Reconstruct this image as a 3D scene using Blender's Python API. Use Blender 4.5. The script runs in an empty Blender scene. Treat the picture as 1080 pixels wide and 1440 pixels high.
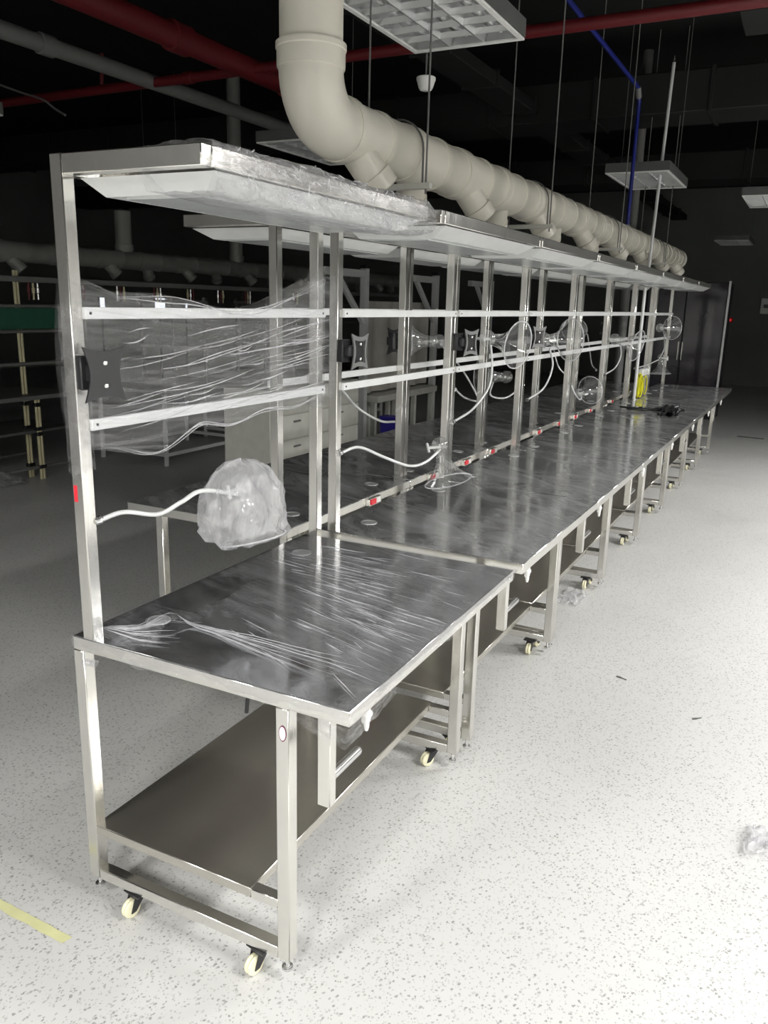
import bpy, math, random
from mathutils import Vector, Matrix
random.seed(7)
scene = bpy.context.scene
COL = scene.collection
PI = math.pi

# ------------------------------------------------------------------ camera
F_PX, YAW, PITCH, ROLL = 1140.96, 0.4746, 0.2522, 0.0264      # photograph taken as 1080 x 1440
CAM = Vector((1.6947, -1.4495, 1.7445))
FW = Vector((-math.sin(YAW)*math.cos(PITCH), math.cos(YAW)*math.cos(PITCH), -math.sin(PITCH)))
RT = Vector((math.cos(YAW), math.sin(YAW), 0))
UP = RT.cross(FW)
R2 = RT*math.cos(ROLL) + UP*math.sin(ROLL)
U2 = -RT*math.sin(ROLL) + UP*math.cos(ROLL)
cam_data = bpy.data.cameras.new('camera')
cam = bpy.data.objects.new('camera', cam_data)
COL.objects.link(cam)
cam_data.sensor_fit = 'HORIZONTAL'
cam_data.sensor_width = 36.0
cam_data.lens = F_PX*36.0/1080.0
cam_data.clip_start = 0.02
cam_data.clip_end = 200
cam.matrix_world = Matrix(((R2.x, U2.x, -FW.x, CAM.x), (R2.y, U2.y, -FW.y, CAM.y), (R2.z, U2.z, -FW.z, CAM.z), (0, 0, 0, 1)))
scene.camera = cam

def at(u, v, **k):
    """photo pixel -> point on the plane x=..., y=... or z=..."""
    d = FW*F_PX + R2*(u-540) - U2*(v-720)
    (ax, val), = k.items()
    i = 'xyz'.index(ax)
    return CAM + d*((val-CAM[i])/d[i])

# ------------------------------------------------------------------ world, exposure
world = bpy.data.worlds.new('world')
scene.world = world
world.use_nodes = True
world.node_tree.nodes['Background'].inputs['Color'].default_value = (0.5, 0.55, 0.6, 1)
world.node_tree.nodes['Background'].inputs['Strength'].default_value = 0.01
scene.view_settings.view_transform = 'Standard'
scene.view_settings.look = 'None'
scene.view_settings.exposure = 0.0
scene.view_settings.gamma = 1.0
scene.view_settings.use_curve_mapping = False
try:
    scene.cycles.transparent_max_bounces = 24
    scene.cycles.max_bounces = 10
except Exception:
    pass

# ceiling lights that are switched on (all outside the picture): x, y, watts
LIT = [(3.6, -3.6, 112), (3.6, 0.1, 125), (3.6, 3.8, 142), (3.6, 7.5, 140),
       (1.6, -3.6, 132), (-0.4, -3.6, 145), (6.0, 0.1, 130), (6.0, 3.8, 140)]

# ------------------------------------------------------------------ materials
def srgb(h):
    c = [int(h[i:i+2], 16)/255 for i in (0, 2, 4)]
    return tuple(x/12.92 if x <= .04045 else ((x+.055)/1.055)**2.4 for x in c) + (1,)

class NT:
    def __init__(s, name):
        s.m = bpy.data.materials.new(name)
        s.m.use_nodes = True
        s.t = s.m.node_tree
        for n in list(s.t.nodes):
            s.t.nodes.remove(n)
        s.out = s.n('ShaderNodeOutputMaterial')
    def n(s, typ, **kw):
        nd = s.t.nodes.new(typ)
        for k, v in kw.items():
            setattr(nd, k, v)
        return nd
    def l(s, a, b):
        s.t.links.new(a, b)
    def coord(s, which='Object', scale=(1, 1, 1), rot=(0, 0, 0)):
        tc = s.n('ShaderNodeTexCoord')
        src = tc.outputs[which]
        if any(rot):
            m0 = s.n('ShaderNodeMapping')
            s.l(src, m0.inputs['Vector'])
            m0.inputs['Rotation'].default_value = rot
            src = m0.outputs['Vector']
        mp = s.n('ShaderNodeMapping')
        s.l(src, mp.inputs['Vector'])
        mp.inputs['Scale'].default_value = scale
        return mp.outputs['Vector']
    def noise(s, vec, scale, detail=3, rough=.5, dist=0):
        n = s.n('ShaderNodeTexNoise')
        s.l(vec, n.inputs['Vector'])
        n.inputs['Scale'].default_value = scale
        n.inputs['Detail'].default_value = detail
        n.inputs['Roughness'].default_value = rough
        n.inputs['Distortion'].default_value = dist
        return n.outputs['Fac']
    def ramp(s, fac, stops, interp='LINEAR'):
        r = s.n('ShaderNodeValToRGB')
        r.color_ramp.interpolation = interp
        e = r.color_ramp.elements
        while len(e) < len(stops):
            e.new(0.5)
        for i, (p, c) in enumerate(stops):
            e[i].position = p
            e[i].color = c if len(c) == 4 else (c[0], c[0], c[0], 1)
        s.l(fac, r.inputs['Fac'])
        return r.outputs['Color']
    def bump(s, h, strength=.2, dist=.01):
        b = s.n('ShaderNodeBump')
        b.inputs['Strength'].default_value = strength
        b.inputs['Distance'].default_value = dist
        s.l(h, b.inputs['Height'])
        return b.outputs['Normal']
    def bsdf(s, color=None, metal=0, rough=.5, spec=.5, **kw):
        p = s.n('ShaderNodeBsdfPrincipled')
        if color is not None:
            if hasattr(color, 'is_linked'):
                s.l(color, p.inputs['Base Color'])
            else:
                p.inputs['Base Color'].default_value = color
        p.inputs['Metallic'].default_value = metal
        if hasattr(rough, 'is_linked'):
            s.l(rough, p.inputs['Roughness'])
        else:
            p.inputs['Roughness'].default_value = rough
        p.inputs['Specular IOR Level'].default_value = spec
        return p
    def thin_reflect(s, normal, gain, base):
        lw = s.n('ShaderNodeLayerWeight'); lw.inputs['Blend'].default_value = .5
        s.l(normal, lw.inputs['Normal'])
        pw = s.n('ShaderNodeMath', operation='POWER'); pw.inputs[1].default_value = 3.0
        s.l(lw.outputs['Facing'], pw.inputs[0])
        fa = s.n('ShaderNodeMath', operation='MULTIPLY_ADD'); fa.use_clamp = True
        s.l(pw.outputs[0], fa.inputs[0]); fa.inputs[1].default_value = gain; fa.inputs[2].default_value = base
        return fa
    def done(s, sh):
        s.l(sh.outputs[0], s.out.inputs['Surface'])
        return s.m

def plain(name, col, rough=.5, metal=0, spec=.5, var=.06, nscale=12):
    t = NT(name)
    v = t.coord()
    f = t.noise(v, nscale, 4)
    a = tuple(c*(1-var) for c in col[:3]) + (1,)
    b = tuple(min(1, c*(1+var)) for c in col[:3]) + (1,)
    c = t.ramp(f, [(.3, a), (.7, b)])
    return t.done(t.bsdf(c, metal, rough, spec))

def steel(name, col, r0, r1, stretch=(40, 40, 2), bump=.03, nscale=3.0, satin=.17):
    t = NT(name)
    v = t.coord('Object', stretch)
    f = t.noise(v, nscale, 4, .6)
    r = t.ramp(f, [(.3, (r0,)), (.75, (r1,))])
    v2 = t.coord('Object', (6, 6, 6))
    f2 = t.noise(v2, 1.0, 2)
    c = t.ramp(f2, [(.25, tuple(x*.9 for x in col)+(1,)), (.75, tuple(col)+(1,))])
    p = t.bsdf(c, 1.0, r)
    t.l(t.bump(f2, bump, .02), p.inputs['Normal'])
    q = t.bsdf(tuple(x*.9 for x in col)+(1,), 1.0, .55)
    mx = t.n('ShaderNodeMixShader'); mx.inputs[0].default_value = satin
    t.l(p.outputs[0], mx.inputs[1]); t.l(q.outputs[0], mx.inputs[2])
    return t.done(mx)

M = {}
M['steel'] = steel('polished_tube_steel', (.80, .79, .75), .10, .26)
def mat_shelf():
    t = NT('brushed_shelf_steel')
    f = t.noise(t.coord('Object', (2, 60, 2)), 3, 4, .6)
    p = t.bsdf((.62, .60, .55, 1), 1.0, t.ramp(f, [(.2, (.17,)), (.8, (.19,))]))
    q = t.bsdf((.30, .285, .25, 1), 0, .5)
    mx = t.n('ShaderNodeMixShader'); mx.inputs[0].default_value = .22
    t.l(p.outputs[0], mx.inputs[1]); t.l(q.outputs[0], mx.inputs[2])
    return t.done(mx)
M['shelf_steel'] = mat_shelf()
M['rail'] = plain('white_aluminium_rail', (.74, .75, .75), .42, .15, .5, .03)
M['lamp_white'] = plain('lamp_tray_white', (.78, .79, .78), .32, .25, .5, .04)
M['lamp_diffuser'] = plain('lamp_cover_grey', (.55, .57, .57), .22, .1)
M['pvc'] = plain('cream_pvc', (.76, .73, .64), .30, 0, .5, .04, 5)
M['pvc_shaded'] = plain('shaded_pvc', (.20, .205, .19), .45, 0, .4, .08, 5)  # albedo lowered so the left duct looks unlit; shade put into the colour
M['black'] = plain('black_plastic', (.012, .012, .013), .35)
M['blackmetal'] = plain('black_painted_steel', (.02, .02, .022), .4)
M['wheel'] = plain('cream_nylon_wheel', (.80, .77, .55), .4)
M['bolt'] = steel('bolt_zinc', (.78, .78, .78), .15, .25, (10, 10, 10))
M['bracketgrey'] = plain('cast_grey_bracket', (.22, .22, .22), .4, .5)
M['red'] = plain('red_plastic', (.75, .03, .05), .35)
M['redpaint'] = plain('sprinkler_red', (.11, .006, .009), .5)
M['white'] = plain('white_plastic', (.82, .82, .80), .4)
M['darkgrey'] = plain('dark_grey_paint', (.10, .105, .10), .6)
M['greypaint'] = plain('mid_grey_paint', (.15, .15, .145), .5)
M['blue'] = plain('blue_pipe_plastic', (.010, .017, .17), .35)
M['greenmat'] = plain('green_mat', (.015, .10, .06), .5)
M['yellowpipe'] = plain('cream_coated_pipe', (.62, .57, .36), .35)
M['cabinet'] = plain('cabinet_cream', (.62, .62, .57), .45)
M['curtain'] = plain('grey_curtain', (.50, .48, .44), .6)
M['yellow'] = plain('yellow_cable', (.75, .72, .02), .4)
M['hose'] = plain('pale_hose', (.70, .71, .71), .22, .2)
M['tape'] = plain('faded_yellow_tape', (.66, .66, .36), .6)
M['bluebin'] = plain('blue_bin', (.05, .04, .45), .5)
M['sticker'] = plain('sticker_white', (.82, .76, .80), .5)
M['maroon'] = plain('sticker_ring', (.16, .02, .06), .5)

def mat_table(name='tabletop_steel', f0=.16, f1=.50):
    t = NT(name)
    v = t.coord('Object', (1.2, 4.5, 1), (0, 0, .5))
    sm = t.noise(v, 1.6, 6, .62, 1.2)                      # smears of the protective film
    v2 = t.coord('Object', (1, 1, 1))
    sc = t.noise(v2, 9, 5, .6, 2.0)
    mix = t.n('ShaderNodeMath', operation='MULTIPLY')
    t.l(sm, mix.inputs[0]); t.l(sc, mix.inputs[1])
    r = t.ramp(mix.outputs[0], [(.15, (.07,)), (.45, (.22,))])
    p = t.bsdf((.56, .57, .585, 1), 1.0, r)
    nb = t.bump(sc, .04, .01)
    t.l(nb, p.inputs['Normal'])
    df = t.bsdf((.42, .425, .43, 1), 0, .35, .5)
    fac = t.ramp(sm, [(.35, (f0,)), (.72, (f1,))])
    mx = t.n('ShaderNodeMixShader')
    t.l(fac, mx.inputs[0]); t.l(p.outputs[0], mx.inputs[1]); t.l(df.outputs[0], mx.inputs[2])
    return t.done(mx)
M['table'] = mat_table()
M['table_clean'] = mat_table('clean_tabletop_steel', .08, .24)

def mat_floor():
    t = NT('speckled_vinyl')
    v = t.coord('Object', (1, 1, 1))
    base = t.ramp(t.noise(v, .8, 4), [(.3, (.565, .567, .558, 1)), (.7, (.61, .61, .598, 1))])
    def chips(scale, thr, soft, squash, rz):
        vv = t.coord('Object', squash, (0, 0, rz))
        # warp so the chips have ragged outlines
        nz = t.n('ShaderNodeTexNoise')
        t.l(vv, nz.inputs['Vector']); nz.inputs['Scale'].default_value = scale*1.4
        add = t.n('ShaderNodeVectorMath', operation='MULTIPLY_ADD')
        t.l(nz.outputs['Color'], add.inputs[0])
        add.inputs[1].default_value = (.010, .010, 0)
        t.l(vv, add.inputs[2])
        vo = t.n('ShaderNodeTexVoronoi')
        t.l(add.outputs[0], vo.inputs['Vector'])
        vo.inputs['Scale'].default_value = scale
        sep = t.n('ShaderNodeSeparateColor')
        t.l(vo.outputs['Color'], sep.inputs[0])
        keep = t.n('ShaderNodeMath', operation='LESS_THAN')
        t.l(sep.outputs[0], keep.inputs[0]); keep.inputs[1].default_value = thr
        near = t.ramp(vo.outputs['Distance'], [(soft, (1,)), (soft+.06, (0,))])
        mul = t.n('ShaderNodeMath', operation='MULTIPLY')
        t.l(keep.outputs[0], mul.inputs[0]); t.l(near, mul.inputs[1])
        return mul.outputs[0], sep.outputs[1]
    col = base
    for sc, th, so, sq, rz, ca, cb in ((95, .50, .30, (1, .8, 1), .4, (.28, .28, .275, 1), (.50, .50, .49, 1)),
                                        (150, .42, .30, (.8, 1, 1), 1.2, (.34, .34, .335, 1), (.52, .52, .51, 1))):
        m, h = chips(sc, th, so, sq, rz)
        cc = t.ramp(h, [(0, ca), (1, cb)])
        mx = t.n('ShaderNodeMix', data_type='RGBA')
        t.l(m, mx.inputs['Factor']); t.l(col, mx.inputs['A']); t.l(cc, mx.inputs['B'])
        col = mx.outputs['Result']
    rg = t.ramp(t.noise(v, 2.2, 4), [(.3, (.32,)), (.7, (.46,))])
    return t.done(t.bsdf(col, 0, rg, .4))
M['floor'] = mat_floor()

def mat_wall(name, a, b, rough=.8):
    t = NT(name)
    v = t.coord()
    c = t.ramp(t.noise(v, 1.3, 5), [(.3, a), (.7, b)])
    return t.done(t.bsdf(c, 0, rough, .3))
M['ceiling'] = mat_wall('black_ceiling', (.006, .0065, .006, 1), (.010, .0105, .010, 1), .9)
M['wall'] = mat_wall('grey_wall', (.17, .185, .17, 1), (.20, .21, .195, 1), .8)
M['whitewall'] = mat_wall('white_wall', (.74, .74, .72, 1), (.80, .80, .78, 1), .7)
M['duct'] = mat_wall('black_duct', (.010, .011, .010, 1), (.016, .017, .016, 1), .7)

def mat_film(name, lo, hi, stretch, rot, nscale, white=.75, rough=.16, bump=.5, r0=.45, r1=.75, gain=.55):
    """clinging plastic film: clear, with milky stretched folds and a gloss"""
    t = NT(name)
    v = t.coord('Object', stretch, rot)
    f = t.noise(v, nscale, 6, .6, .6)
    op = t.ramp(f, [(r0, (lo,)), (r1, (hi,))])
    tr = t.n('ShaderNodeBsdfTransparent')
    tr.inputs['Color'].default_value = (.97, .97, .98, 1)
    df = t.n('ShaderNodeBsdfDiffuse'); df.inputs['Color'].default_value = (white, white, white*1.02, 1)
    tl = t.n('ShaderNodeBsdfTranslucent'); tl.inputs['Color'].default_value = (white, white, white*1.02, 1)
    gl = t.n('ShaderNodeBsdfGlossy'); gl.inputs['Roughness'].default_value = rough
    gl.inputs['Color'].default_value = (1, 1, 1, 1)
    nb = t.bump(f, bump, .02)
    for s_ in (df, tl, gl):
        t.l(nb, s_.inputs['Normal'])
    m1 = t.n('ShaderNodeMixShader'); m1.inputs[0].default_value = .5
    t.l(df.outputs[0], m1.inputs[1]); t.l(tl.outputs[0], m1.inputs[2])
    m2 = t.n('ShaderNodeMixShader')                       # clear <-> milky
    t.l(op, m2.inputs[0]); t.l(tr.outputs[0], m2.inputs[1]); t.l(m1.outputs[0], m2.inputs[2])
    fa = t.thin_reflect(nb, gain, .05)
    m3 = t.n('ShaderNodeMixShader')
    t.l(fa.outputs[0], m3.inputs[0]); t.l(m2.outputs[0], m3.inputs[1]); t.l(gl.outputs[0], m3.inputs[2])
    return t.done(m3)
M['film_rail'] = mat_film('film_on_rails', .0, .22, (6, 1.3, 34), (.11, 0, 0), 2.0, .8, .09, .35, .47, .72)
M['film_back'] = mat_film('film_behind_rails', .0, .08, (6, 1.6, 30), (-.2, 0, 0), 2.0, .7, .10, .6, .45, .8)
M['film_table'] = mat_film('film_on_tabletop', .02, .26, (2.2, 34, 1), (0, 0, .25), 2.0, .8, .10, .7, .42, .75)
M['film_top'] = mat_film('film_on_top_frame', .14, .50, (10, 5, 14), (.3, 0, .2), 2.0, .85, .07, .9, .40, .75)
M['film_edge'] = mat_film('film_on_edges', .0, .16, (10, 5, 14), (.3, 0, .2), 2.0, .85, .07, .8, .40, .75)
M['film_bag'] = mat_film('film_bag', .24, .55, (9, 9, 3), (0, 0, 0), 2.0, .9, .08, .7, .35, .75)
M['film_fold'] = mat_film('fold_glints', .35, .75, (10, 10, 10), (0, 0, 0), 2.0, .92, .08, .2, .35, .7)  # extra milky white, imitates highlights on folds and hood rims

def mat_glass():
    t = NT('clear_hood_plastic')
    tr = t.n('ShaderNodeBsdfTransparent'); tr.inputs['Color'].default_value = (.98, .98, .98, 1)
    gl = t.n('ShaderNodeBsdfGlossy'); gl.inputs['Roughness'].default_value = .04
    v = t.coord('Object', (8, 8, 8))
    f = t.noise(v, 2, 3)
    gl.inputs['Color'].default_value = (1, 1, 1, 1)
    nb = t.bump(f, .08, .02)
    t.l(nb, gl.inputs['Normal'])
    fa = t.thin_reflect(nb, 1.0, .10)
    df = t.n('ShaderNodeBsdfDiffuse'); df.inputs['Color'].default_value = (.85, .86, .86, 1)
    m0 = t.n('ShaderNodeMixShader'); m0.inputs[0].default_value = .07
    t.l(tr.outputs[0], m0.inputs[1]); t.l(df.outputs[0], m0.inputs[2])
    m = t.n('ShaderNodeMixShader')
    t.l(fa.outputs[0], m.inputs[0]); t.l(m0.outputs[0], m.inputs[1]); t.l(gl.outputs[0], m.inputs[2])
    return t.done(m)
M['glass'] = mat_glass()

def mat_darkglass():
    t = NT('dark_cabinet_glass')
    v = t.coord('Object', (1, 1, 1))
    c = t.ramp(t.noise(v, 2, 3), [(.3, (.02, .016, .022, 1)), (.7, (.035, .03, .04, 1))])  # slight purple tint stands in for a reflection in the doors
    return t.done(t.bsdf(c, 0, .08, .8))
M['darkglass'] = mat_darkglass()

def mat_emit(name, col, s):
    t = NT(name)
    e = t.n('ShaderNodeEmission')
    e.inputs['Color'].default_value = col
    e.inputs['Strength'].default_value = s
    return t.done(e)
M['tube_on'] = mat_emit('lit_tube', (1, .98, .95, 1), 6)
M['screen'] = mat_emit('lit_screen', (.85, .9, 1, 1), 1.3)
M['led_red'] = mat_emit('red_led', (1, .05, .05, 1), .5)
M['tube_off'] = plain('unlit_tube', (.70, .71, .71), .25)
M['reflector'] = plain('lamp_reflector', (.62, .63, .63), .28, .6)

# ------------------------------------------------------------------ mesh helpers
class MB:
    def __init__(s):
        s.v = []; s.f = []
    def conv(s, pts, faces):
        """add a convex piece, faces turned outwards"""
        c = sum(pts, Vector())/len(pts)
        o = len(s.v)
        s.v += pts
        for f in faces:
            p = [pts[i] for i in f]
            n = (p[1]-p[0]).cross(p[2]-p[0])
            m = sum(p, Vector())/len(p)
            if n.dot(m-c) < 0:
                f = f[::-1]
            s.f.append([o+i for i in f])
        return s
    def box(s, x0, x1, y0, y1, z0, z1, ch=0.0):
        c = ((x0+x1)/2, (y0+y1)/2, (z0+z1)/2)
        h = (abs(x1-x0)/2, abs(y1-y0)/2, abs(z1-z0)/2)
        S = [(a, b, d) for a in (-1, 1) for b in (-1, 1) for d in (-1, 1)]
        if ch <= 0:
            pts = [Vector([c[k]+sg[k]*h[k] for k in range(3)]) for sg in S]
            F = []
            for a in range(3):
                b, d = (a+1) % 3, (a+2) % 3
                for t in (-1, 1):
                    q = [i for i in range(8) if S[i][a] == t]
                    q.sort(key=lambda i: math.atan2(S[i][d], S[i][b]))
                    F.append(q)
            return s.conv(pts, F)
        ch = min(ch, .45*min(h)*2)
        pts = []; idx = {}
        for sg in S:
            for a in range(3):
                idx[sg, a] = len(pts)
                pts.append(Vector([c[k]+sg[k]*(h[k] - (0 if k == a else ch)) for k in range(3)]))
        F = []
        for a in range(3):
            b, d = (a+1) % 3, (a+2) % 3
            for t in (-1, 1):
                q = [sg for sg in S if sg[a] == t]
                q.sort(key=lambda g: math.atan2(g[d], g[b]))
                F.append([idx[g, a] for g in q])
            for t in (-1, 1):
                for u in (-1, 1):                     # edge between faces b=t and d=u, running along a
                    g0 = [0, 0, 0]; g1 = [0, 0, 0]
                    g0[a], g1[a] = -1, 1
                    g0[b] = g1[b] = t; g0[d] = g1[d] = u
                    g0, g1 = tuple(g0), tuple(g1)
                    F.append([idx[g0, b], idx[g1, b], idx[g1, d], idx[g0, d]])
        for g in S:
            F.append([idx[g, 0], idx[g, 1], idx[g, 2]])
        return s.conv(pts, F)
    def bar(s, p0, p1, w, h, ch=0.0, up=Vector((0, 0, 1))):
        """box of section w x h from p0 to p1"""
        p0, p1 = Vector(p0), Vector(p1)
        d = p1-p0; L = d.length; d.normalize()
        sx = d.cross(up).normalized(); sz = sx.cross(d)
        t = MB().box(-w/2, w/2, 0, L, -h/2, h/2, ch)
        o = len(s.v)
        s.v += [p0 + sx*q.x + d*q.y + sz*q.z for q in t.v]
        s.f += [[o+i for i in f] for f in t.f]
        return s
    def lathe(s, p0, axis, prof, n=20, cap=True):
        """prof: list of (distance along axis, radius)"""
        p0 = Vector(p0); d = Vector(axis).normalized()
        e = Vector((0, 0, 1)) if abs(d.z) < .9 else Vector((1, 0, 0))
        a = d.cross(e).normalized(); b = d.cross(a)
        o = len(s.v)
        for t, r in prof:
            for i in range(n):
                q = 2*PI*i/n
                s.v.append(p0 + d*t + a*(r*math.cos(q)) + b*(r*math.sin(q)))
        for j in range(len(prof)-1):
            for i in range(n):
                k = (i+1) % n
                s.f.append([o+j*n+i, o+j*n+k, o+(j+1)*n+k, o+(j+1)*n+i])
        if cap:
            s.f.append([o+i for i in range(n)][::-1])
            s.f.append([o+(len(prof)-1)*n+i for i in range(n)])
        return s
    def cyl(s, p0, p1, r, n=14):
        p0, p1 = Vector(p0), Vector(p1)
        return s.lathe(p0, p1-p0, [(0, r), ((p1-p0).length, r)], n)
    def tube(s, pts, r, n=8, cap=True):
        pts = [Vector(p) for p in pts]
        o = len(s.v); N = len(pts)
        d = (pts[1]-pts[0]).normalized()
        e = Vector((0, 0, 1)) if abs(d.z) < .9 else Vector((1, 0, 0))
        a = d.cross(e).normalized()
        for j, p in enumerate(pts):
            t = (pts[min(j+1, N-1)] - pts[max(j-1, 0)]).normalized()
            a = (a - t*a.dot(t)).normalized(); b = t.cross(a)
            rr = r[j] if isinstance(r, (list, tuple)) else r
            for i in range(n):
                q = 2*PI*i/n
                s.v.append(p + a*(rr*math.cos(q)) + b*(rr*math.sin(q)))
        for j in range(N-1):
            for i in range(n):
                k = (i+1) % n
                s.f.append([o+j*n+i, o+j*n+k, o+(j+1)*n+k, o+(j+1)*n+i])
        if cap:
            s.f.append([o+i for i in range(n)][::-1])
            s.f.append([o+(N-1)*n+i for i in range(n)])
        return s
    def torus(s, c, axis, R, r, n=28, m=8):
        c = Vector(c); d = Vector(axis).normalized()
        e = Vector((0, 0, 1)) if abs(d.z) < .9 else Vector((1, 0, 0))
        a = d.cross(e).normalized(); b = d.cross(a)
        o = len(s.v)
        for i in range(n):
            q = 2*PI*i/n
            u = a*math.cos(q) + b*math.sin(q)
            for j in range(m):
                w = 2*PI*j/m
                s.v.append(c + u*(R + r*math.cos(w)) + d*(r*math.sin(w)))
        for i in range(n):
            for j in range(m):
                s.f.append([o+i*m+j, o+((i+1) % n)*m+j, o+((i+1) % n)*m+(j+1) % m, o+i*m+(j+1) % m])
        return s
    def sheet(s, nu, nv, fn):
        o = len(s.v)
        for i in range(nu+1):
            for j in range(nv+1):
                s.v.append(Vector(fn(i/nu, j/nv)))
        for i in range(nu):
            for j in range(nv):
                a = o+i*(nv+1)+j
                s.f.append([a, a+nv+1, a+nv+2, a+1])
        return s
    def build(s, name, mat, parent=None, label=None, smooth=True, angle=38):
        me = bpy.data.meshes.new(name)
        me.from_pydata([tuple(p) for p in s.v], [], s.f)
        me.materials.append(M[mat] if isinstance(mat, str) else mat)
        me.update()
        if smooth:
            me.polygons.foreach_set('use_smooth', [True]*len(me.polygons))
            me.set_sharp_from_angle(angle=math.radians(angle))
        o = bpy.data.objects.new(name, me)
        COL.objects.link(o)
        if parent:
            o.parent = parent
        if label:
            o['label'] = label
        return o

def smoothpath(pts, k=8):
    """Catmull-Rom through points"""
    P = [Vector(p) for p in pts]
    P = [P[0]*2-P[1]] + P + [P[-1]*2-P[-2]]
    out = []
    for i in range(1, len(P)-2):
        for j in range(k):
            t = j/k
            a, b, c, d = P[i-1], P[i], P[i+1], P[i+2]
            out.append(.5*((2*b) + (c-a)*t + (2*a-5*b+4*c-d)*t*t + (3*b-a-3*c+d)*t**3))
    out.append(P[-2])
    return out

def empty(name, loc=(0, 0, 0), rz=0):
    o = bpy.data.objects.new(name, None)
    COL.objects.link(o)
    o.location = loc
    o.rotation_euler = (0, 0, rz)
    o.empty_display_size = .1
    return o
def tag(o, label, cat, group=None):
    o['label'] = label; o['category'] = cat
    if group:
        o['group'] = group
    return o
def struct(o, label=None):
    o['kind'] = 'structure'
    if label:
        o['label'] = label
    return o
def copy_tree(o, parent=None):
    c = o.copy(); COL.objects.link(c)
    if parent:
        c.parent = parent
    for ch in o.children:
        copy_tree(ch, c)
    return c

# ------------------------------------------------------------------ room shell
RX0, RX1, RY0, RY1, RZ = -15.0, 8.0, -6.0, 20.5, 4.6
struct(MB().box(RX0, RX1, RY0, RY1, -.1, 0).build('floor', 'floor', smooth=False), 'white vinyl floor with small grey chips')
struct(MB().box(RX0, RX1, RY0, RY1, RZ, RZ+.1).build('ceiling', 'ceiling', smooth=False), 'black painted open ceiling')
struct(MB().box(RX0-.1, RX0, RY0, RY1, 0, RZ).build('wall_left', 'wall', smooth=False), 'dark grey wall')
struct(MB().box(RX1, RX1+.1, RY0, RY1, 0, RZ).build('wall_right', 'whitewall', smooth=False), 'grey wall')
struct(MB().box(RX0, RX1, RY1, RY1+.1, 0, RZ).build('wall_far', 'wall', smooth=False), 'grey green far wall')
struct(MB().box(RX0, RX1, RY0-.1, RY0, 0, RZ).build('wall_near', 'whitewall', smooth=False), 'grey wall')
struct(MB().box(RX0, RX1, RY1-.015, RY1, 0, .12).build('baseboard_far', 'greypaint', smooth=False), 'pale skirting along the far wall')

# ------------------------------------------------------------------ workbenches
H, ZT, TW, W = .841, 2.064, .038, .872            # table height, post top, tube width, table depth
CH = .0025
CASTER = None
def make_castor(parent, x, y, rz):
    e = empty('castor', (x, y, 0), rz); e.parent = parent
    b = MB()
    b.box(-.032, .032, -.024, .024, .069, .073, .001)
    b.lathe((0, 0, .058), (0, 0, 1), [(0, .016), (.011, .019)], 12)
    for sx in (-1, 1):
        b.conv([Vector((sx*.0145+d, yy, zz)) for d in (-.0015, .0015) for yy, zz in ((-.020, .062), (.020, .062), (-.018+.0, .020), (-.034, .020))],
               [[0, 1, 2, 3], [4, 5, 6, 7], [0, 1, 5, 4], [1, 2, 6, 5], [2, 3, 7, 6], [3, 0, 4, 7]])
    b.box(-.016, .016, -.020, .020, .058, .064, .001)
    b.build('castor_fork', 'blackmetal', e, 'black pressed steel fork')
    MB().lathe((-.012, -.024, .0285), (1, 0, 0), [(0, .020), (.002, .0265), (.006, .0282), (.010, .0265), (.012, .0245), (.014, .0265), (.018, .0282), (.022, .0265), (.024, .020)], 24).build('wheel', 'wheel', e, 'cream nylon wheel')
    return e

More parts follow.
